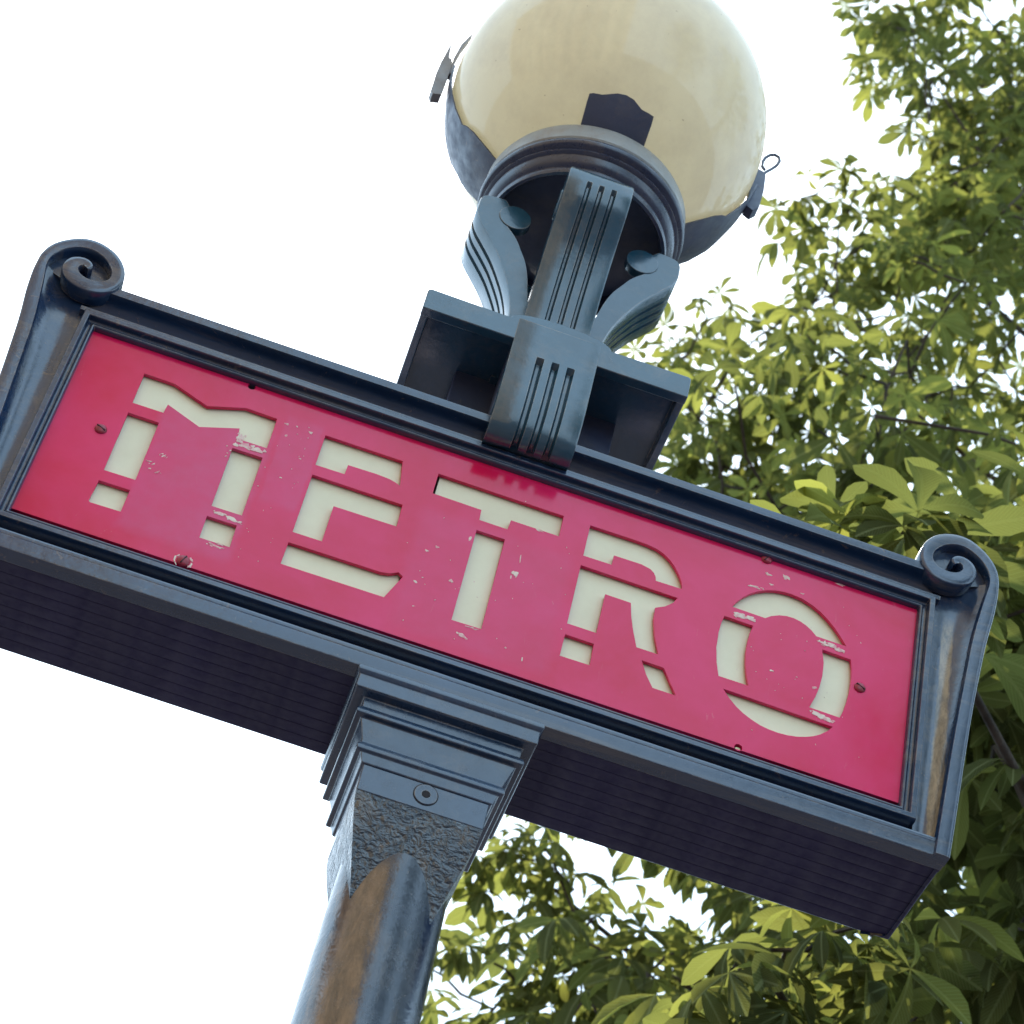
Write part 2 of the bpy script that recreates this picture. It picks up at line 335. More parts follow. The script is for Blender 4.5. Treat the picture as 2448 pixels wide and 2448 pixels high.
# --- moulded frame around the plate
def ring(prof, X0, Zt, Zb):
    q = MB(); rows = []
    for o_, y in prof:
        X, T, Bm = X0 + o_, Zt + o_, Zb - o_
        rows.append([(-X, y, T), (X, y, T), (X, y, Bm), (-X, y, Bm)])
    q.grid(rows, False, True); return q
q = ring([(0, .0155), (0, .0050), (.0010, .0030), (.0025, .0022), (.0040, .0030), (.0050, .0052), (.0075, .0052), (.0090, .0040), (.0095, -.0030), (.0102, -.0040), (.0158, -.0040), (.0166, -.0032), (.0172, .0010), (.0172, .0145)], .4895, .1405, -.1510)
q.build('frame_lip', M_FRAME, post, bevel=.0006)
# top cornice
def arc(c, r, a0, a1, n): return [(c[0] + r[0] * math.cos(rad(a0 + (a1 - a0) * k / n)), c[1] + r[1] * math.sin(rad(a0 + (a1 - a0) * k / n))) for k in range(n + 1)]
poly = [(.02, .1560), (.0030, .1560), (-.0008, .1568), (-.0012, .1622), (.0000, .1637), (.0100, .1645), (.0125, .1665)] + arc((-.0085, .1660), (.0210, .0172), 0, 84, 9)[1:] + [(-.0090, .1836), (-.0118, .1840), (-.0122, .1852), (-.0122, .1945), (-.0108, .1958), (.006, .1990), (.02, .1990)]
def wav(z): return z
q = MB(); q.prism(poly, -.512, .512, lambda y, z, x: (x, y, z)); q.build('top_rail', M_FRAME, post, smooth=35)
poly = [(.0235, -.1665), (.0145, -.1690), (.0140, -.1740), (.0110, -.1790), (.0040, -.1832), (-.0050, -.1842), (-.0056, -.1850), (-.0060, -.1885), (-.0052, -.1900), (-.0064, -.1915), (-.0068, -.2060), (-.0058, -.2082), (.0010, -.2085), (.0145, -.2085)]
q = MB(); q.prism(poly, -.5435, .5435, lambda y, z, x: (x, y, z)); q.build('bottom_rail', M_FRAME, post, smooth=35)

# --- side stiles with rolled volutes
cl = [(.5355, -.2085, .0085), (.5390, -.150, .0085), (.5430, -.080, .0083), (.5470, -.020, .0080), (.5510, .030, .0080), (.5575, .100, .0085), (.5640, .145, .0085), (.5680, .175, .0074), (.5695, .190, .0062), (.5690, .2065, .0060),
      (.5630, .2225, .0064), (.5510, .2360, .0066), (.5345, .2450, .0070), (.5175, .2445, .0072), (.5010, .2355, .0072), (.4895, .2195, .0068), (.4870, .2020, .0070), (.4935, .1895, .0078), (.5050, .1830, .0084), (.5200, .1828, .0084), (.5325, .1890, .0084), (.5390, .2000, .0080), (.5365, .2110, .0070), (.5280, .2155, .0056), (.5215, .2120, .0046), (.5235, .2078, .0036)]
def catmull(P, n=5):
    out = []
    for i in range(len(P) - 1):
        p0, p1, p2, p3 = P[max(i - 1, 0)], P[i], P[i + 1], P[min(i + 2, len(P) - 1)]
        for k in range(n):
            t_ = k / n
            out.append(tuple(.5 * (2 * b + (c - a) * t_ + (2 * a - 5 * b + 4 * c - d) * t_ ** 2 + (3 * b - a - 3 * c + d) * t_ ** 3) for a, b, c, d in zip(p0, p1, p2, p3)))
    out.append(P[-1]); return out
CL = catmull(cl)
for sgn in (-1, 1):
    # end panel with a rounded shoulder, concave face
    q = MB(); zs = [-.2080, -.16, -.10, -.04, .02, .08, .12, .15, .175, .19]
    rows = []
    def edge_x(z):
        best = min(CL[:60], key=lambda c: abs(c[1] - z)); return best[0] - .004
    for z in zs + [.2]:
        xo = edge_x(z); xi = .5065
        sec = [(xi, .0075), (xi + .004, .0085), (xi + (xo - xi) * .35, .0090), (xi + (xo - xi) * .60, .0070), (xi + (xo - xi) * .80, .0020), (xo - .003, -.0050), (xo + .004, -.0050), (xo + .006, .02), (xo + .006, .150), (xo - .02, .160)]
        rows.append([(sgn * x, y, z) for x, y in sec])
    q.grid(rows)
    top = rows[-1]; q.add([top[0], top[-1], top[3]], [(0, 1, 2)])
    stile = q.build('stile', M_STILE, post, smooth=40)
    # body behind the scroll
    q = MB(); body = [(c[0] + .002 * math.cos(k), c[1]) for k, c in enumerate(CL[44:101])]
    q.prism([(x, z) for x, z in body], -.0005, .155, lambda x, z, y: (sgn * x, y, z)); q.build('scroll_roll', M_FRAME, stile, smooth=40)
    # proud band rolled into a volute
    q = MB(); rows = []
    for i, (x, z, h_) in enumerate(CL):
        a, b_ = CL[max(i - 1, 0)], CL[min(i + 1, len(CL) - 1)]
        tx, tz = b_[0] - a[0], b_[1] - a[1]; l_ = math.hypot(tx, tz) or 1; nx, nz = tz / l_, -tx / l_
        tt = min(1, i / 40); yf_ = -.0115 - .0045 * tt; yb = .006 if i < 40 else .006
        h_ *= 1.0 + .16 * min(1, max(0, (i - 45) / 15)); sec = [(h_, yb), (h_, yf_ + .0016), (h_ - .0012, yf_ + .0003), (h_ * .35, yf_), (-h_ * .35, yf_ + .0004), (-h_ + .0012, yf_ + .0006), (-h_, yf_ + .0020), (-h_, yb)]
        rows.append([(sgn * (x + nx * d), y, z + nz * d) for d, y in sec])
    q.grid(rows, False, True); q.f.append(tuple(range(8))); n0 = len(q.v); q.f.append(tuple(range(n0 - 8, n0)))
    q.build('volute_band', M_FRAME, stile, smooth=45)

# --- red name plate: stencil letters cut right through
LET = {
 'M': [[(-.4197, .1040), (-.3840, .1036), (-.3422, .0872), (-.3014, .1036), (-.2655, .1030), (-.2648, .0552), (-.2985, .0545), (-.3005, .0703), (-.3420, .0530), (-.3825, .0700), (-.3836, .0560), (-.4190, .0556)],
       [(-.4190, .0400), (-.3838, .0400), (-.3834, -.0505), (-.4186, -.0512)],
       [(-.4190, -.0668), (-.3846, -.0664), (-.3848, -.0995), (-.4184, -.1005), (-.4205, -.0985)],
       [(-.3002, .0395), (-.2657, .0397), (-.2650, -.0505), (-.2990, -.0512)],
       [(-.2996, -.0664), (-.2663, -.0660), (-.2655, -.0985), (-.2990, -.0990)]],
 'E': [[(-.2094, .1030), (-.1190, .1032), (-.1138, .0656), (-.1200, .0682), (-.1271, .0702), (-.1424, .0712), (-.1751, .0703), (-.1754, .0555), (-.2092, .0548)],
       [(-.2088, .0397), (-.1050, .0398), (-.1042, .0060), (-.1758, .0048), (-.1757, -.0492), (-.2088, -.0496)],
       [(-.2092, -.0651), (-.1059, -.0640), (-.0966, -.0618), (-.0880, -.0562), (-.0822, -.0604), (-.0952, -.0965), (-.2098, -.0978)]],
 'T': [[(-.0772, .1026), (.0707, .1025), (.0707, .0700), (.0145, .0698), (.0135, .0550), (-.0197, .0549), (-.0204, .0703), (-.0772, .0708)],
       [(-.0196, .0394), (.0134, .0395), (.0134, -.0958), (-.0201, -.0967)]],
 'R': [[(.1018, .1020), (.1562, .1024), (.1700, .1020), (.1811, .1003), (.1905, .0962), (.1986, .0900), (.2060, .0815), (.2120, .0720), (.2160, .0630), (.2179, .0535), (.1869, .0528), (.1858, .0585), (.1830, .0635), (.1781, .0672), (.1675, .0697), (.1355, .0692), (.1353, .0545), (.1017, .0540)],
       [(.1015, .0393), (.2150, .0388), (.2105, .0288), (.2028, .0205), (.1924, .0140), (.1930, -.0025), (.1978, -.0262), (.2056, -.0500), (.1803, -.0501), (.1727, -.0271), (.1677, -.0085), (.1646, .0091), (.1352, .0093), (.1346, -.0490), (.1011, -.0491)],
       [(.1017, -.0646), (.1345, -.0648), (.1352, -.0958), (.1011, -.0963)],
       [(.1885, -.0652), (.2143, -.0656), (.2328, -.0980), (.2060, -.0980), (.1965, -.0830)]],
 'O': [[(.2768, .0525), (.2808, .0615), (.2865, .0710), (.2945, .0808), (.3040, .0885), (.3130, .0940), (.3225, .0978), (.3320, .0999), (.3418, .1005), (.3545, .0993), (.3669, .0948), (.3780, .0885), (.3879, .0805), (.3965, .0720), (.4044, .0620), (.4128, .0505), (.3765, .0507), (.3700, .0570), (.3633, .0614), (.3560, .0645), (.3481, .0660), (.3400, .0656), (.3314, .0631), (.3225, .0580), (.3160, .0520)],
       [(.2700, .0358), (.3040, .0354), (.3015, .0220), (.3005, .0080), (.3007, -.0083), (.3025, -.0240), (.3052, -.0380), (.3092, -.0516), (.2746, -.0518), (.2700, -.0338), (.2670, -.0130), (.2666, .0100), (.2680, .0250)],
       [(.3850, .0348), (.4192, .0340), (.4215, .0210), (.4225, .0070), (.4222, -.0120), (.4200, -.0300), (.4178, -.0420), (.4148, -.0536), (.3791, -.0532), (.3844, -.0362), (.3876, -.0200), (.3892, -.0030), (.3888, .0160)],
       [(.2817, -.0669), (.4085, -.0690), (.4030, -.0775), (.3954, -.0855), (.3880, -.0910), (.3800, -.0952), (.3700, -.0990), (.3597, -.1012), (.3490, -.1022), (.3388, -.1018), (.3280, -.1000), (.3171, -.0960), (.3080, -.0915), (.2995, -.0858), (.2900, -.0770)]]}
YP = .0100
cu = bpy.data.curves.new('plate_outline', 'CURVE'); cu.dimensions = '2D'; cu.fill_mode = 'BOTH'; cu.extrude = .0021; cu.bevel_depth = .0002
def add_spline(pts):
    s = cu.splines.new('POLY'); s.points.add(len(pts) - 1)
    for p, (x, z) in zip(s.points, pts): p.co = (x, z, 0, 1)
    s.use_cyclic_u = True
add_spline([(-.4935, -.1420), (.4920, -.1420), (.4920, .1497), (-.4935, .1497)])
for L in LET.values():
    for pc in L: add_spline(pc)
for hx, hz in ((-.3044, .1378), (.3086, -.1391)):
    add_spline([(hx + .0046 * math.cos(2 * math.pi * k / 20), hz + .0046 * math.sin(2 * math.pi * k / 20)) for k in range(20)])
tmp = bpy.data.objects.new('tmp_plate', cu); COL.objects.link(tmp)
bpy.context.view_layer.update()
me = bpy.data.meshes.new_from_object(tmp.evaluated_get(bpy.context.evaluated_depsgraph_get()))
bpy.data.objects.remove(tmp, do_unlink=True); bpy.data.curves.remove(cu)
for v in me.vertices: x, z, d = v.co; v.co = S(x, YP + .0023 - d, z)
me.flip_normals(); me.name = 'name_plate'; me.materials.clear(); me.materials.append(M_RED)
plate = bpy.data.objects.new('name_plate', me); COL.objects.link(plate); plate.parent = post
plate['label'] = 'red enamel plate with the word METRO cut out as cream stencil letters'
# cream letter panels behind the cut-outs
rng = random.Random(4)
for ch, L in LET.items():
    xs = [x for pc in L for x, z in pc]; x0, x1 = min(xs) - .008, max(xs) + .008
    q = MB(); q.box(x0, x1, YP + .0062, YP + .0085, -.113, .116)
    o = q.build('letter', M_CREAM, plate, smooth=0); o['label'] = 'cream stencil letter ' + ch
q = MB(); q.box(-.488, .488, YP + .0092, YP + .0130, -.1680, .1560); q.build('backing_sheet', M_DARK, post, smooth=0)
# screws
def screw(x, z, ang, r=.0068):
    q = MB(); rows = []
    for k in range(6):
        a = k / 5 * math.pi / 2; rows.append([(x + r * math.cos(a) * math.cos(w_), YP - .0004 - .0034 * math.sin(a), z + r * math.cos(a) * math.sin(w_)) for w_ in [2 * math.pi * j / 20 for j in range(20)]])
    q.grid(rows, False, True); s_ = q.build('screw', M_SCREW, plate, smooth=60)
    c_, n_ = math.cos(ang), math.sin(ang); q = MB()
    q.add([(x + c_ * u - n_ * v, y, z + n_ * u + c_ * v) for y in (YP - .0026, YP - .0041) for u, v in ((-.0056, -.0005), (.0056, -.0005), (.0056, .0005), (-.0056, .0005))],
          [(0, 1, 2, 3), (4, 5, 6, 7), (0, 1, 5, 4), (1, 2, 6, 5), (2, 3, 7, 6), (3, 0, 4, 7)])
    q.build('screw_slot', M_DARK, s_, smooth=0) if False else q.build('slot', M_DARK, plate, smooth=0)
screw(-.4386, .0030, -.45); screw(-.3057, -.1370, 1.2, .0072); screw(.3071, .1400, 1.0); screw(.4329, -.0026, -.5)
for hx, hz in ((-.3044, .1378), (.3086, -.1391)):
    q = MB(); q.prism([(.006 * math.cos(k * .314), .006 * math.sin(k * .314)) for k in range(20)], YP + .0045, YP + .006, lambda a, c, y: (hx + a, y, hz + c)); q.build('screw_hole', M_DARK, plate, smooth=0)
q = MB(); q.prism([(.0030 * math.cos(k * .52), .0018 * math.sin(k * .52)) for k in range(12)], YP + .0030, YP + .0044, lambda a, c, y: (.3090 + a, y, -.1385 + c)); q.build('insert', M_BRASS, plate, smooth=0)
# flaked paint: thin irregular flakes of bare primer
q = MB()
def flake1(x, z, a, b_, ang, n):
    p = []; ph = rng.uniform(0, 6.28); lob = rng.choice((2, 3))
    for k in range(n):
        w_ = 2 * math.pi * k / n; r_ = (.85 + .22 * math.sin(lob * w_ + ph)) * rng.uniform(.72, 1.1); u, v = a * r_ * math.cos(w_), b_ * r_ * math.sin(w_)
        p.append((x + u * math.cos(ang) - v * math.sin(ang), z + u * math.sin(ang) + v * math.cos(ang)))
    lift = rng.uniform(.00015, .0005)
    q.prism(p, YP - lift, YP + .0001, lambda X, Zz, y: (X, y, Zz))
def flake(x, z, a, b_, ang=0):
    flake1(x, z, a, b_, ang, 16 if a > .002 else 8)
    if a > .003:
        for k in range(5): flake1(x + rng.uniform(-1.2, 1.2) * a, z + rng.uniform(-1.0, 1.0) * b_, a * rng.uniform(.12, .5), b_ * rng.uniform(.2, .6), ang + rng.uniform(-.4, .4), 10)
for x, z, a, b_ in ((-.2950, .0580, .004, .006), (-.2880, .0480, .009, .0045), (-.2740, .0472, .008, .0040), (-.2880, -.0580, .007, .003), (-.2740, -.0595, .008, .0034), (-.2800, -.1030, .008, .0018), (-.2760, -.0990, .006, .0010),
                    (.2860, .0440, .0085, .0042), (.2985, .0440, .008, .0040), (.3865, .0435, .006, .0030), (.3955, .0445, .008, .0034), (.4050, .0415, .006, .0034), (.3885, -.0590, .008, .0032), (.3985, -.0620, .0085, .0034), (.4035, -.0615, .005, .0030),
                    (.3324, .1230, .0042, .0034), (.3126, .1180, .0040, .0018), (.3960, .1390, .005, .0016), (.2990, .0930, .008, .0018), (.3170, .1045, .003, .0014), (.3820, -.0237, .003, .0022), (.3315, -.0201, .0030, .0016), (.3540, .1065, .003, .001),
                    (-.0053, -.1130, .0055, .0026), (.0335, -.0048, .0042, .0042), (-.0560, -.0038, .0028, .0018), (-.0657, -.0135, .0026, .0016), (-.0240, .0239, .002, .005), (-.0316, -.0442, .0030, .0028), (-.0679, -.0616, .0030, .0018), (.0477, .0686, .005, .0014), (.0631, -.1184, .0012, .0034), (.0431, -.1100, .001, .0018), (-.0633, -.0954, .0014, .0012), (.0000, -.0985, .007, .0009), (.0350, .0190, .0008, .0075), (.0300, -.0110, .0008, .0040),
                    (-.2535, .1000, .003, .0018), (-.2256, .0990, .003, .0022), (-.2420, .1010, .002, .0012), (-.2500, .0830, .002, .002), (-.2270, .0560, .002, .0010), (-.2400, .0200, .002, .0010)):
    flake(x, z, a, b_, rng.uniform(-.15, .15))
for k in range(7): flake(-.3730 + rng.uniform(-.006, .010), -.010 + rng.uniform(-.022, .018), rng.uniform(.0010, .0040), .0008, rng.uniform(.2, .9))
for k in range(4): flake(-.3040 + rng.uniform(-.003, .003), .024 + k * .005, rng.uniform(.001, .003), .0010, rng.uniform(.2, .9))
for k in range(80): flake(rng.choice((rng.uniform(-.09, .10), rng.uniform(-.26, -.22), rng.uniform(.27, .45))), rng.uniform(-.125, .11), rng.uniform(.0004, .0013), rng.uniform(.0003, .0007), rng.uniform(0, 3))
for k in range(14):
    a_ = rng.choice((0, math.pi)) + rng.uniform(-1.05, 1.05); flake1(-.3057 + .0092 * math.cos(a_), -.1370 + .0084 * math.sin(a_), rng.uniform(.0018, .0042), rng.uniform(.0008, .0019), a_ + 1.57, 12)
fl_ = q.build('paint_flakes', M_CHIP, plate, smooth=0); fl_['kind'] = 'stuff'

# --- saddle carrying the lamp
LX = .0105                                   # the lamp sits a centimetre right of the post's axis
q = MB(); x0, x1, y0, y1 = LX - .1625, LX + .1610, -.0450, .2060; zb, zt = .2945, .3290
crest = [(LX + .062 * math.sin(rad(a)), zt - .0015 + .0165 * (math.cos(rad(a * .9)) - math.cos(rad(81))) / (1 - math.cos(rad(81)))) for a in (90, 75, 60, 45, 30, 15, 0, -15, -30, -45, -60, -75, -90)]
outl = [(x0, zb), (x1, zb), (x1, zt - .003), (x1 - .003, zt)] + crest + [(x0 + .003, zt), (x0, zt - .003)]
q.prism(outl, y0, y0 + .014, lambda x, z, y: (x, y, z))
q.box(x0 + .0006, x0 + .010, y0 + .008, y1, zb + .0006, zt - .004); q.box(x1 - .010, x1 - .0006, y0 + .008, y1, zb + .0006, zt - .004); q.box(x0 + .004, x1 - .004, y0 + .006, y1 - .003, zt - .014, zt - .003); q.box(x0 + .005, x1 - .005, y1 - .012, y1 - .002, zb + .001, zt - .006)
saddle = q.build('lamp_saddle', M_PAINT, post, bevel=.0016)
q = MB(); q.box(LX - .100, LX + .100, .052, .130, .1975, zt - .0100); q.box(LX - .125, LX + .125, .036, .140, .1972, .2140); q.box(LX - .050, LX + .050, -.038, .060, .232, zt - .0105)
q.build('saddle_pedestal', M_STRAP, saddle, bevel=.002)

# tongue: fluted console hanging from the saddle over the top rail
def fluted(pathO, pathI, hw, grooves, gd, frame, name, mat, parent, g0, g1, cap=True):
    """Strip with a side profile (outer and inner path) and round grooves along its outer face."""
    ts = [-hw, -hw + .002]
    for c_, w_ in grooves: ts += [c_ - w_, c_ - w_ * .8, c_ - w_ * .35, c_ + w_ * .35, c_ + w_ * .8, c_ + w_]
    ts += [hw - .002, hw]
    q = MB(); rows = []; n = len(pathO)
    for i, (r_, z_) in enumerate(pathO):
        a, b_ = pathO[max(i - 1, 0)], pathO[min(i + 1, n - 1)]; tx, tz = b_[0] - a[0], b_[1] - a[1]; l_ = math.hypot(tx, tz) or 1
        nx, nz = tz / l_, -tx / l_
        depth = gd if g0 <= i <= g1 else 0
        row = []
        for k, t_ in enumerate(ts):
            d = 0
            if 2 <= k < len(ts) - 2:
                m_ = (k - 2) % 6; d = depth * (0, .75, 1, 1, .75, 0)[m_]
            if k in (0, len(ts) - 1): d = .0012
            row.append((r_ - nx * d, t_, z_ - nz * d))
        row += [(pathI[i][0], hw, pathI[i][1]), (pathI[i][0], -hw, pathI[i][1])]
        rows.append(row)
    q.grid(rows, False, True); m_ = len(rows[0])
    q.f.append(tuple(range(m_))); q.f.append(tuple(range((n - 1) * m_, n * m_)))
    q.v = [frame(*p) for p in q.v]
    return q.build(name, mat, parent, smooth=38)
pO = [(0, .3285), (0, .300), (0, .275), (0, .2705), (0, .255), (0, .235), (0, .215), (.0006, .204), (.0022, .192), (.0052, .180), (.0092, .169), (.0145, .1605), (.0230, .1550), (.0340, .1535)]
pI = [(.012, .3285), (.013, .300), (.015, .275), (.015, .2705), (.016, .255), (.018, .235), (.022, .215), (.025, .204), (.028, .195), (.031, .187), (.034, .180), (.038, .173), (.042, .167), (.046, .160)]
pO = [(-a, z) for a, z in pO]; pI = [(-a, z) for a, z in pI]
pO.reverse(); pI.reverse()
fluted(pO, pI, .0505, [(-.0150, .0046), (.0035, .0046), (.0220, .0046)], .0080, lambda r, t_, z: (LX - .001 + t_, -.0466 - r, z), 'front_tongue', M_PAINT, saddle, 0, 10)

# four scroll brackets
bO = [(.0600, .312), (.0590, .360), (.0590, .405), (.0605, .430), (.0655, .455), (.0735, .480), (.0845, .505), (.0980, .531), (.1140, .555), (.1270, .574), (.1338, .591), (.1345, .606), (.1335, .6190), (.1275, .6262), (.1160, .6290), (.1020, .6295)]
bI = [(.0280, .312), (.0300, .360), (.0325, .405), (.0355, .430), (.0410, .455), (.0460, .480), (.0510, .505), (.0580, .527), (.0670, .545), (.0740, .559), (.0820, .570), (.0900, .579), (.0960, .588), (.0985, .598), (.0965, .608), (.0930, .616)]
bO, bI = catmull(bO, 3), catmull(bI, 3)
for az in (0, 90, 180, 270):
    a = rad(az); dx, dy = math.sin(a), -math.cos(a); ux, uy = math.cos(a), math.sin(a)
    fr = lambda r, t_, z, dx=dx, dy=dy, ux=ux, uy=uy: (LX + dx * r + ux * t_, YC + dy * r + uy * t_, z)
    br = fluted(bO, bI, .0415, [(-.0140, .0034), (.0020, .0034), (.0180, .0034)], .0065, fr, 'scroll_bracket', M_PAINT, post, 4, 31)
    for s_ in (-1, 1):
        poly = [(.0850 + .0212 * math.cos(2 * math.pi * k / 28), .6010 + .0212 * math.sin(2 * math.pi * k / 28)) for k in range(28)]
        q = MB(); q.prism(poly, s_ * .030, s_ * .0428, lambda r, z, t_: fr(r, t_, z)); q.build('volute_eye', M_PAINT, br, bevel=.0012, smooth=40)
q = MB(); q.lathe([(.022, .31), (.022, .40), (.017, .42), (.017, .655)], LX, YC, 24); q.build('inner_pipe', M_STRAP, post)

# collar
q = MB()
q.lathe([(.108, .668), (.1100, .6400), (.1130, .6370), (.1170, .6380), (.1185, .6420), (.1180, .6460), (.1225, .6500), (.1255, .6560), (.1262, .6620), (.1285, .6635), (.1308, .6660), (.1300, .6690), (.1275, .6705), (.1290, .6725), (.1335, .6740), (.1360, .6780), (.1362, .6830), (.1335, .6860), (.130, .6865)], LX, YC, 96)
collar = q.build('collar', M_COLLAR, post, smooth=50)
q = MB(); q.lathe([(.0005, .6655), (.1095, .6650), (.1095, .667), (.0005, .668)], LX, YC, 64); q.build('collar_disc', M_STRAP, collar)
q = MB(); q.lathe([(.1320, .6860), (.1345, .6900), (.1335, .7120), (.1300, .7200), (.1230, .7240)], LX, YC, 96); q.build('collar_flange', M_PALE, collar)

# globe
GC = (LX, YC, .910); GR = .215
q = MB(); prof = []
for k in range(0, 61):
    el = -57 + k * (142 / 60); prof.append((GR * math.cos(rad(el)), GC[2] + GR * math.sin(rad(el))))
q.lathe(prof, LX, YC, 128)
globe = q.build('globe', M_GLASS, post, smooth=60)
globe['label'] = 'cream milk glass globe with dark metal straps'
q = MB(); q.lathe([(.001, 1.150), (.008, 1.15), (.013, 1.158), (.008, 1.172), (.001, 1.176)], LX, YC, 32); q.lathe([(.001, 1.152), (.03, 1.14), (.05, 1.125), (.045, 1.118), (.001, 1.12)], LX, YC, 48); q.build('cap', M_PAINT, globe)
def sphere_pt(az, el, r): return (GC[0] + r * math.cos(rad(el)) * math.sin(rad(az)), GC[1] - r * math.cos(rad(el)) * math.cos(rad(az)), GC[2] + r * math.sin(rad(el)))
def strap(caz, rows_, nm, lift=0.0):       # rows: (el, az_left, az_right) ; curved plate lying on the glass
    q = MB(); lay = []
    for r_ in (GR + .0012 + lift, GR + .0034 + lift):
        lay.append([[sphere_pt(caz + a0 + (a1 - a0) * k / 8, e0 + (e1 - e0) * k / 8, r_) for k in range(9)] for e0, e1, a0, a1 in rows_])
    o_, i_ = lay[1], lay[0]; n = len(rows_)
    ring_ = [o + list(reversed(i)) for o, i in zip(o_, i_)]
    q.grid(ring_, False, True); m_ = 18; q.f.append(tuple(range(m_))); q.f.append(tuple(range((n - 1) * m_, n * m_)))
    return q.build(nm, M_STRAP, globe, smooth=45)
strap(0, [(-60, -60, -22.5, 22.5), (-56, -56, -20.5, 20.5), (-52, -52, -19, 18.5), (-48.5, -48.5, -18, 17.2), (-45.2, -45.6, -17, 16)], 'strap')
# ragged crown of the front strap
q = MB()
topc = [(-17, -45.2), (-15, -44.9), (-11, -45.0), (-8, -44.4), (-4, -43.4), (0, -43.1), (4, -43.6), (7, -44.8), (10, -45.8), (13, -45.5), (16, -45.6)]
rows = [[sphere_pt(a, -46.2, r_) for a, e in topc] for r_ in (GR + .0033,)] + [[sphere_pt(a, e, r_) for a, e in topc] for r_ in (GR + .0033, GR + .0012)]
q.grid(rows); q.build('strap_edge', M_STRAP, globe, smooth=45)
side = [(-60, -60, -24, 24), (-54, -54, -18, 18), (-46, -46, -18.5, 18), (-40, -40, -17, 17), (-35.5, -35.5, -15.5, 15), (-33, -33, -13, 13), (-25, -25, -13, 13), (-16, -16, -12.5, 12.5), (-6, -6, -11, 11), (4, 4, -9, 9)]
strap(-101, side, 'strap', .0035); strap(101, [(a, b_, -d, -c) for a, b_, c, d in side[:-1]], 'strap', .0035); strap(180, side, 'strap')
# spring clip on the left strap
yl = YC + .020
def flat(poly, y0, y1, nm, mat, par): 
    q = MB(); q.prism(poly, y0, y1, lambda x, z, y: (x, y, z)); return q.build(nm, mat, par, smooth=0, bevel=.0006)
flat([(-.2240, .9806), (-.2262, .955), (-.2290, .9260), (-.2300, .9000), (-.2292, .8640), (-.2255, .8560), (-.2145, .8600), (-.2135, .8850), (-.2130, .9136), (-.2140, .9350), (-.2165, .9420), (-.2205, .9440)], yl - .008, yl + .008, 'latch', M_METAL, globe)
flat([(-.2002, 1.0185), (-.2060, 1.0010), (-.2110, .9835), (-.2146, .9468), (-.2130, .9136), (-.2100, .9130), (-.2108, .9468), (-.2075, .9780), (-.2030, 1.0000)], yl - .006, yl + .006, 'latch_blade', M_METAL, globe)
flat([(-.2262, .8600), (-.2250, .8336), (-.2240, .8336), (-.2246, .8600)], yl - .001, yl + .001, 'latch_pin', M_METAL, globe)
# clip and wire eye on the right strap
flat([(.2300, .936), (.2375, .934), (.2420, .9277), (.2432, .8941), (.2408, .8546), (.2330, .8439), (.2230, .8500), (.2240, .900)], yl - .009, yl + .009, 'clip', M_STRAP, globe)
q = MB(); q.tube([(.2367, yl, .915), (.2372, yl, .9300), (.2420, yl, .9445), (.2500, yl, .9570), (.2560, yl, .9680), (.2592, yl, .9800), (.2570, yl, .9880), (.2510, yl, .9905), (.2440, yl, .9860), (.2385, yl, .9770), (.2358, yl, .9660), (.2362, yl, .9560), (.2405, yl, .9500)], .0023, 8)
q.build('wire_eye', M_STRAP, globe)

# ================================================================== horse chestnut trees
def leaflet(length, width, droop, fold, n=5):
    """one leaflet along +x: verts rows of 3 (left, rib, right) with uv"""
    prof = [(0.0, .05), (.18, .30), (.42, .72), (.66, 1.0), (.84, .80), (.94, .36), (1.0, .02)]
    V, UV = [], []
    for u, w_ in prof:
        x = length * u; z = -droop * length * u * u
        for s_ in (-1, 0, 1):
            V.append((x, s_ * w_ * width * .5, z + (abs(s_) * fold * w_ * width * .5))); UV.append((.5 + .5 * s_ * w_ * .98, u))
    F = []
    for i in range(len(prof) - 1):
        a = i * 3; F += [(a, a + 1, a + 4, a + 3), (a + 1, a + 2, a + 5, a + 4)]
    return V, F, UV
def leaf_geo(rng, size):
    n = rng.choice((5, 7, 7, 7)); V, F, UV = [], [], []
    spread = rad(rng.uniform(125, 150)); 
    for k in range(n):
        a = -spread + 2 * spread * k / (n - 1); c_ = 1 - abs(k - (n - 1) / 2) / ((n - 1) / 2)
        L = size * (.55 + .45 * c_) * rng.uniform(.90, 1.08); W = L * rng.uniform(.34, .42)
        v, f, uv = leaflet(L, W, rng.uniform(.10, .85), rng.uniform(.05, .65))
        M = Matrix.Rotation(a + rng.uniform(-.08, .08), 4, 'Z') @ Matrix.Rotation(rng.uniform(-.05, .60), 4, 'Y') @ Matrix.Rotation(rng.uniform(-.6, .6), 4, 'X')
        b0 = len(V); V += [M @ Vector((p[0] + .006, p[1], p[2])) for p in v]; F += [tuple(i + b0 for i in ff) for ff in f]; UV += uv
    b0 = len(V); pl = size * .75                       # petiole towards -x
    for i, (x, r_) in enumerate(((.01, .0016), (-pl * .5, .0015), (-pl, .0019))):
        for k in range(3): V.append(Vector((x, r_ * math.cos(k * 2.094), r_ * math.sin(k * 2.094) + (.10 * pl * (x / pl) ** 2 if x < 0 else 0)))); UV.append((.5, .0))
    for i in range(2):
        for k in range(3): F.append((b0 + i * 3 + k, b0 + i * 3 + (k + 1) % 3, b0 + i * 3 + 3 + (k + 1) % 3, b0 + i * 3 + 3 + k))
    return V, F, UV
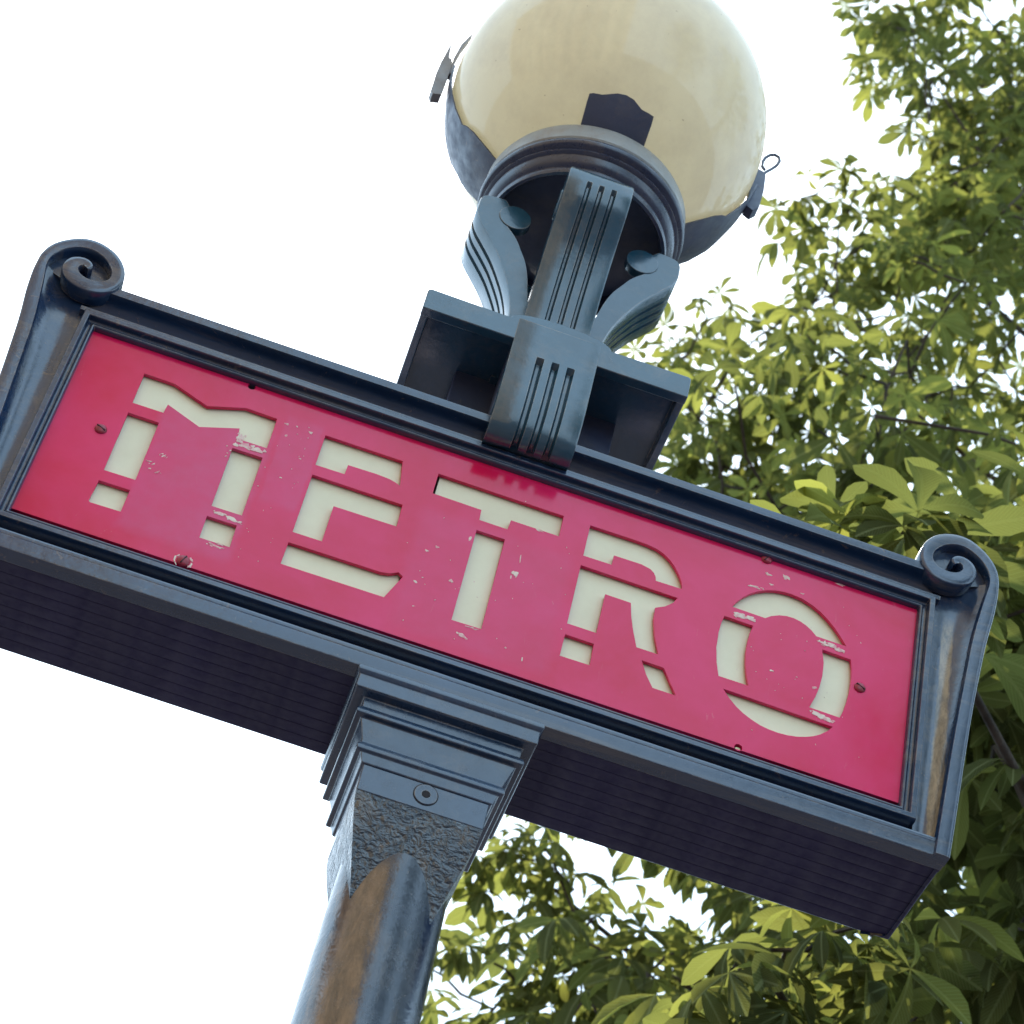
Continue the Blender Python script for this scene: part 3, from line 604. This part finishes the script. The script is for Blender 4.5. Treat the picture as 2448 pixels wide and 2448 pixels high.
def leaf_mesh(name, V, F, UV, tints):
    me = bpy.data.meshes.new(name); me.from_pydata([tuple(v) for v in V], [], F); me.update()
    uvl = me.uv_layers.new(name='UVMap'); li = [0] * len(me.loops); me.loops.foreach_get('vertex_index', li)
    flat_ = [c for i in li for c in UV[i]]; uvl.data.foreach_set('uv', flat_)
    at = me.attributes.new('tint', 'FLOAT', 'POINT'); at.data.foreach_set('value', tints)
    me.polygons.foreach_set('use_smooth', [True] * len(me.polygons)); me.materials.append(M_LEAF); return me
FWD = Vector(rz); RX, RY = Vector(rx), Vector(ry)
def view(p):
    d = Vector(p) - CAM; z = d.dot(FWD)
    if z < .3: return None
    return (d.dot(RX) / z * 2.4399, d.dot(RY) / z * 2.4399, z)     # +-0.5 inside the picture
def tree(name, label, base, height, rtrunk, blobs, seed, singles, limb_to):
    rng = random.Random(seed); T = empty(name, base, label, 'tree', None); base = Vector(base)
    top = Vector((0, 0, height)); sway = [Vector((rng.uniform(-.12, .12), rng.uniform(-.12, .12), 0)) for _ in range(12)]
    tp = [Vector((0, 0, height * k / 11)) + sway[k] * (k / 11) for k in range(12)]; tr_ = [rtrunk * (1.25 if k == 0 else 1) * (1 - .86 * k / 11) for k in range(12)]
    q = MB(); q.tube(tp, tr_, 14); q.build('trunk', M_BARK, T, False, smooth=60)
    def trunk_at(z): 
        k = max(0, min(10.999, z / height * 11)); i = int(k); return tp[i].lerp(tp[i + 1], k - i), tr_[i] + (tr_[i + 1] - tr_[i]) * (k - i)
    limbs = []
    for (lx, ly, lz) in limb_to:
        e = Vector((lx, ly, lz)) - base; zr = max(height * .2, e.z - .35 * math.hypot(e.x, e.y) - .3); s, r0 = trunk_at(min(zr, height * .93))
        mid = s.lerp(e, .5) + Vector((rng.uniform(-.15, .15), rng.uniform(-.15, .15), rng.uniform(-.05, .25)))
        pts = []
        for k in range(11):
            u = k / 10; pts.append(s * (1 - u) ** 2 + mid * 2 * u * (1 - u) + e * u * u + Vector((rng.uniform(-1, 1), rng.uniform(-1, 1), rng.uniform(-1, 1))) * .03 * (1 if 0 < k < 10 else 0))
        L = (e - s).length; r_ = min(r0 * .6, .012 + .011 * L); q = MB(); q.tube(pts, [r_ * (1 - .90 * k / 10) for k in range(11)], 8); q.build('limb', M_BARK, T, False, smooth=60); limbs.append(pts)
    allp = [p for l in limbs for p in l[3:]]
    tw = MB(); leaves = []
    variants = []
    for k in range(18): variants.append(leaf_geo(rng, 1.0))
    todo = [bl_ for bl_ in blobs for _ in range(bl_[2])]; rng.shuffle(todo)
    for (c, r_, n, size, up) in todo:
        c = Vector(c) - base; got = 0
        while got < 1:
            d = Vector((rng.gauss(0, 1), rng.gauss(0, 1), rng.gauss(0, 1))); d = d.normalized() * (rng.random() ** (1 / 2.2))
            p = c + Vector((d.x * r_[0], d.y * r_[1], d.z * r_[2])); got += 1
            near = min(allp, key=lambda a: (a - p).length_squared)
            v = p - near; L = v.length
            if L > .03:
                m1 = near + v * .5 + Vector((0, 0, -.06 * L)) + Vector((rng.uniform(-1, 1), rng.uniform(-1, 1), rng.uniform(-1, 1))) * .07 * L
                allp.append(m1); allp.append(p)
                tw.tube([near, near.lerp(m1, .55), m1, m1.lerp(p, .55) + Vector((0, 0, .01)), p], [.0062 * min(1.5, .5 + L), .0054 * min(1.4, .5 + L), .0046, .0040, .0034], 5, False)
            ddir = v.normalized() if L > .03 else Vector((1, 0, 0))
            m_ = rng.choice((3, 4, 4, 5)); a0 = rng.uniform(0, 6.28)
            for k in range(m_):
                a = a0 + k * 6.283 / m_ + rng.uniform(-.3, .3)
                out = (Vector((math.cos(a), math.sin(a), 0)) + ddir * .55).normalized(); tilt = rng.uniform(-.30, .55) + up
                x_ = (out + Vector((0, 0, -tilt))).normalized(); z_ = (Vector((0, 0, 1)) + Vector((rng.uniform(-.6, .6), rng.uniform(-.6, .6), 0))); y_ = z_.cross(x_).normalized(); z_ = x_.cross(y_)
                s_ = size * rng.uniform(.55, 1.15); pos = p + x_ * (s_ * .78)
                leaves.append((Matrix(((x_.x, y_.x, z_.x, pos.x), (x_.y, y_.y, z_.y, pos.y), (x_.z, y_.z, z_.z, pos.z), (0, 0, 0, 1))), s_, rng.randrange(18), min(1, max(0, rng.betavariate(1.3, 3.2)))))
    if tw.v: o = tw.build('twigs', M_BARK, T, False, smooth=60); o['kind'] = 'stuff'
    def score(l):
        w_ = view(base + l[0].translation)
        return -1 if (w_ is None or abs(w_[0]) > .53 or abs(w_[1]) > .53) else l[1] / w_[2]
    leaves.sort(key=score, reverse=True)
    nb = sum(1 for l in leaves if score(l) > 0); print(name, 'leaves', len(leaves), 'in view', nb)
    VM = {}
    for M, s_, vi, ti in leaves[:singles]:
        tk = int(ti * 3.999)
        if (vi, tk) not in VM: V, F, UV = variants[vi]; VM[(vi, tk)] = leaf_mesh('leaf', V, F, UV, [(tk + .3) / 4] * len(V))
        o = bpy.data.objects.new('leaf', VM[(vi, tk)]); COL.objects.link(o); o.parent = T; o.matrix_local = M @ Matrix.Scale(s_, 4)
    import numpy as np
    VV, FF, UU, TT, n0 = [], [], [], [], 0
    for M, s_, vi, ti in leaves[singles:]:
        V, F, UV = variants[vi]; A = np.array(M @ Matrix.Scale(s_, 4)); P = np.array([tuple(v) for v in V]) @ A[:3, :3].T + A[:3, 3]
        VV.append(P); FF += [tuple(i + n0 for i in f) for f in F]; UU += UV; TT += [ti] * len(V); n0 += len(V)
    if VV:
        me = leaf_mesh('foliage', np.concatenate(VV).tolist(), FF, UU, TT); o = bpy.data.objects.new('foliage', me); COL.objects.link(o); o.parent = T; o['kind'] = 'stuff'
    return T
B_ = (3.7, 3.3, 0)
blobs = [((.71, 1.32, 4.00), (.20, .20, .10), 7, .165, .50), ((1.0, 1.55, 4.22), (.34, .45, .20), 16, .155, .0), ((.70, .78, 4.38), (.22, .14, .05), 6, .150, -.05), ((1.15, 1.25, 4.72), (.30, .40, .42), 34, .150, .0),
         ((1.30, 1.9, 4.60), (.38, .5, .50), 34, .145, 0), ((.74, 3.45, 5.25), (.34, .40, .35), 26, .115, 0), ((.66, 3.30, 5.58), (.18, .3, .22), 8, .11, 0), ((1.10, 3.0, 4.95), (.50, .6, .40), 44, .130, 0), ((1.25, 2.9, 5.6), (.45, .6, .45), 34, .130, 0),
         ((1.10, 2.30, 6.30), (.42, .50, .45), 24, .12, 0), ((1.45, 2.3, 6.1), (.4, .6, .5), 24, .13, 0), ((.98, 3.45, 7.25), (.36, .50, .45), 30, .122, 0), ((.92, 3.75, 8.02), (.26, .42, .26), 16, .120, 0), ((1.38, 2.95, 7.35), (.42, .5, .55), 32, .112, 0),
         ((1.50, 3.1, 8.25), (.40, .50, .45), 28, .120, 0), ((1.14, 3.2, 8.25), (.22, .32, .25), 10, .120, 0), ((1.66, 3.3, 9.1), (.42, .45, .50), 34, .120, 0), ((1.58, 3.5, 10.05), (.46, .50, .60), 36, .122, 0), ((2.05, 3.3, 9.6), (.4, .6, .9), 30, .12, 0), ((2.0, 3.0, 7.6), (.45, .8, .9), 30, .12, 0), ((1.95, 2.5, 5.9), (.5, .8, .7), 44, .13, 0),
         ((3.6, 3.3, 6.8), (1.9, 2.2, 2.4), 130, .14, 0), ((3.5, 3.4, 9.2), (1.7, 1.9, 1.9), 90, .14, 0), ((2.1, 1.6, 4.6), (.7, .8, .6), 64, .14, 0)]
limb_to = [(.72, 1.33, 4.03), (.84, .86, 4.37), (1.15, 1.25, 4.75), (1.0, 1.7, 4.35), (.70, 3.5, 5.35), (1.15, 2.95, 5.15), (1.05, 2.3, 6.3), (.95, 3.72, 7.95), (.70, 3.35, 5.5), (1.4, 2.4, 6.0), (.95, 3.35, 7.25), (1.35, 2.9, 7.3), (1.5, 3.1, 8.2), (1.7, 3.3, 9.05), (1.8, 3.4, 10.1), (5.0, 2.2, 7.0), (4.8, 4.6, 7.2), (3.2, 5.0, 7.5), (3.4, 1.5, 8.0), (2.9, 4.4, 9.3), (4.4, 3.2, 9.6)]
tree('chestnut_tree', 'horse chestnut tree with large palmate green leaves beside the METRO sign', B_, 11.0, .24, blobs, 7, 300, limb_to)
B2 = (4.6, -8.2, 0)
tree('street_tree', 'dense dark chestnut tree on the pavement opposite the sign', B2, 14.0, .28, [((4.8, -8.2, 8.6), (2.6, 2.6, 5.0), 620, .19, 0)], 11, 0, [(3.2, -8.4, 7), (6, -8.3, 7.5), (4.4, -6.8, 8), (4.8, -9.6, 8), (4.2, -8.1, 12.6), (3.6, -7.2, 9), (5.6, -7.4, 11.5), (3.4, -8.8, 11)])
tree('street_tree', 'broad chestnut tree standing between the leafy tree by the sign and the dark one opposite', (7.6, -2.4, 0), 13.0, .27, [((7.4, -2.4, 8.2), (3.0, 2.8, 4.4), 520, .20, 0)], 23, 0, [(5.8, -2.6, 7), (9, -2.3, 7.5), (7.2, -.8, 8), (7.6, -3.9, 8), (7.0, -2.3, 11.6), (6.4, -1.4, 9), (8.2, -3.2, 10.5)])
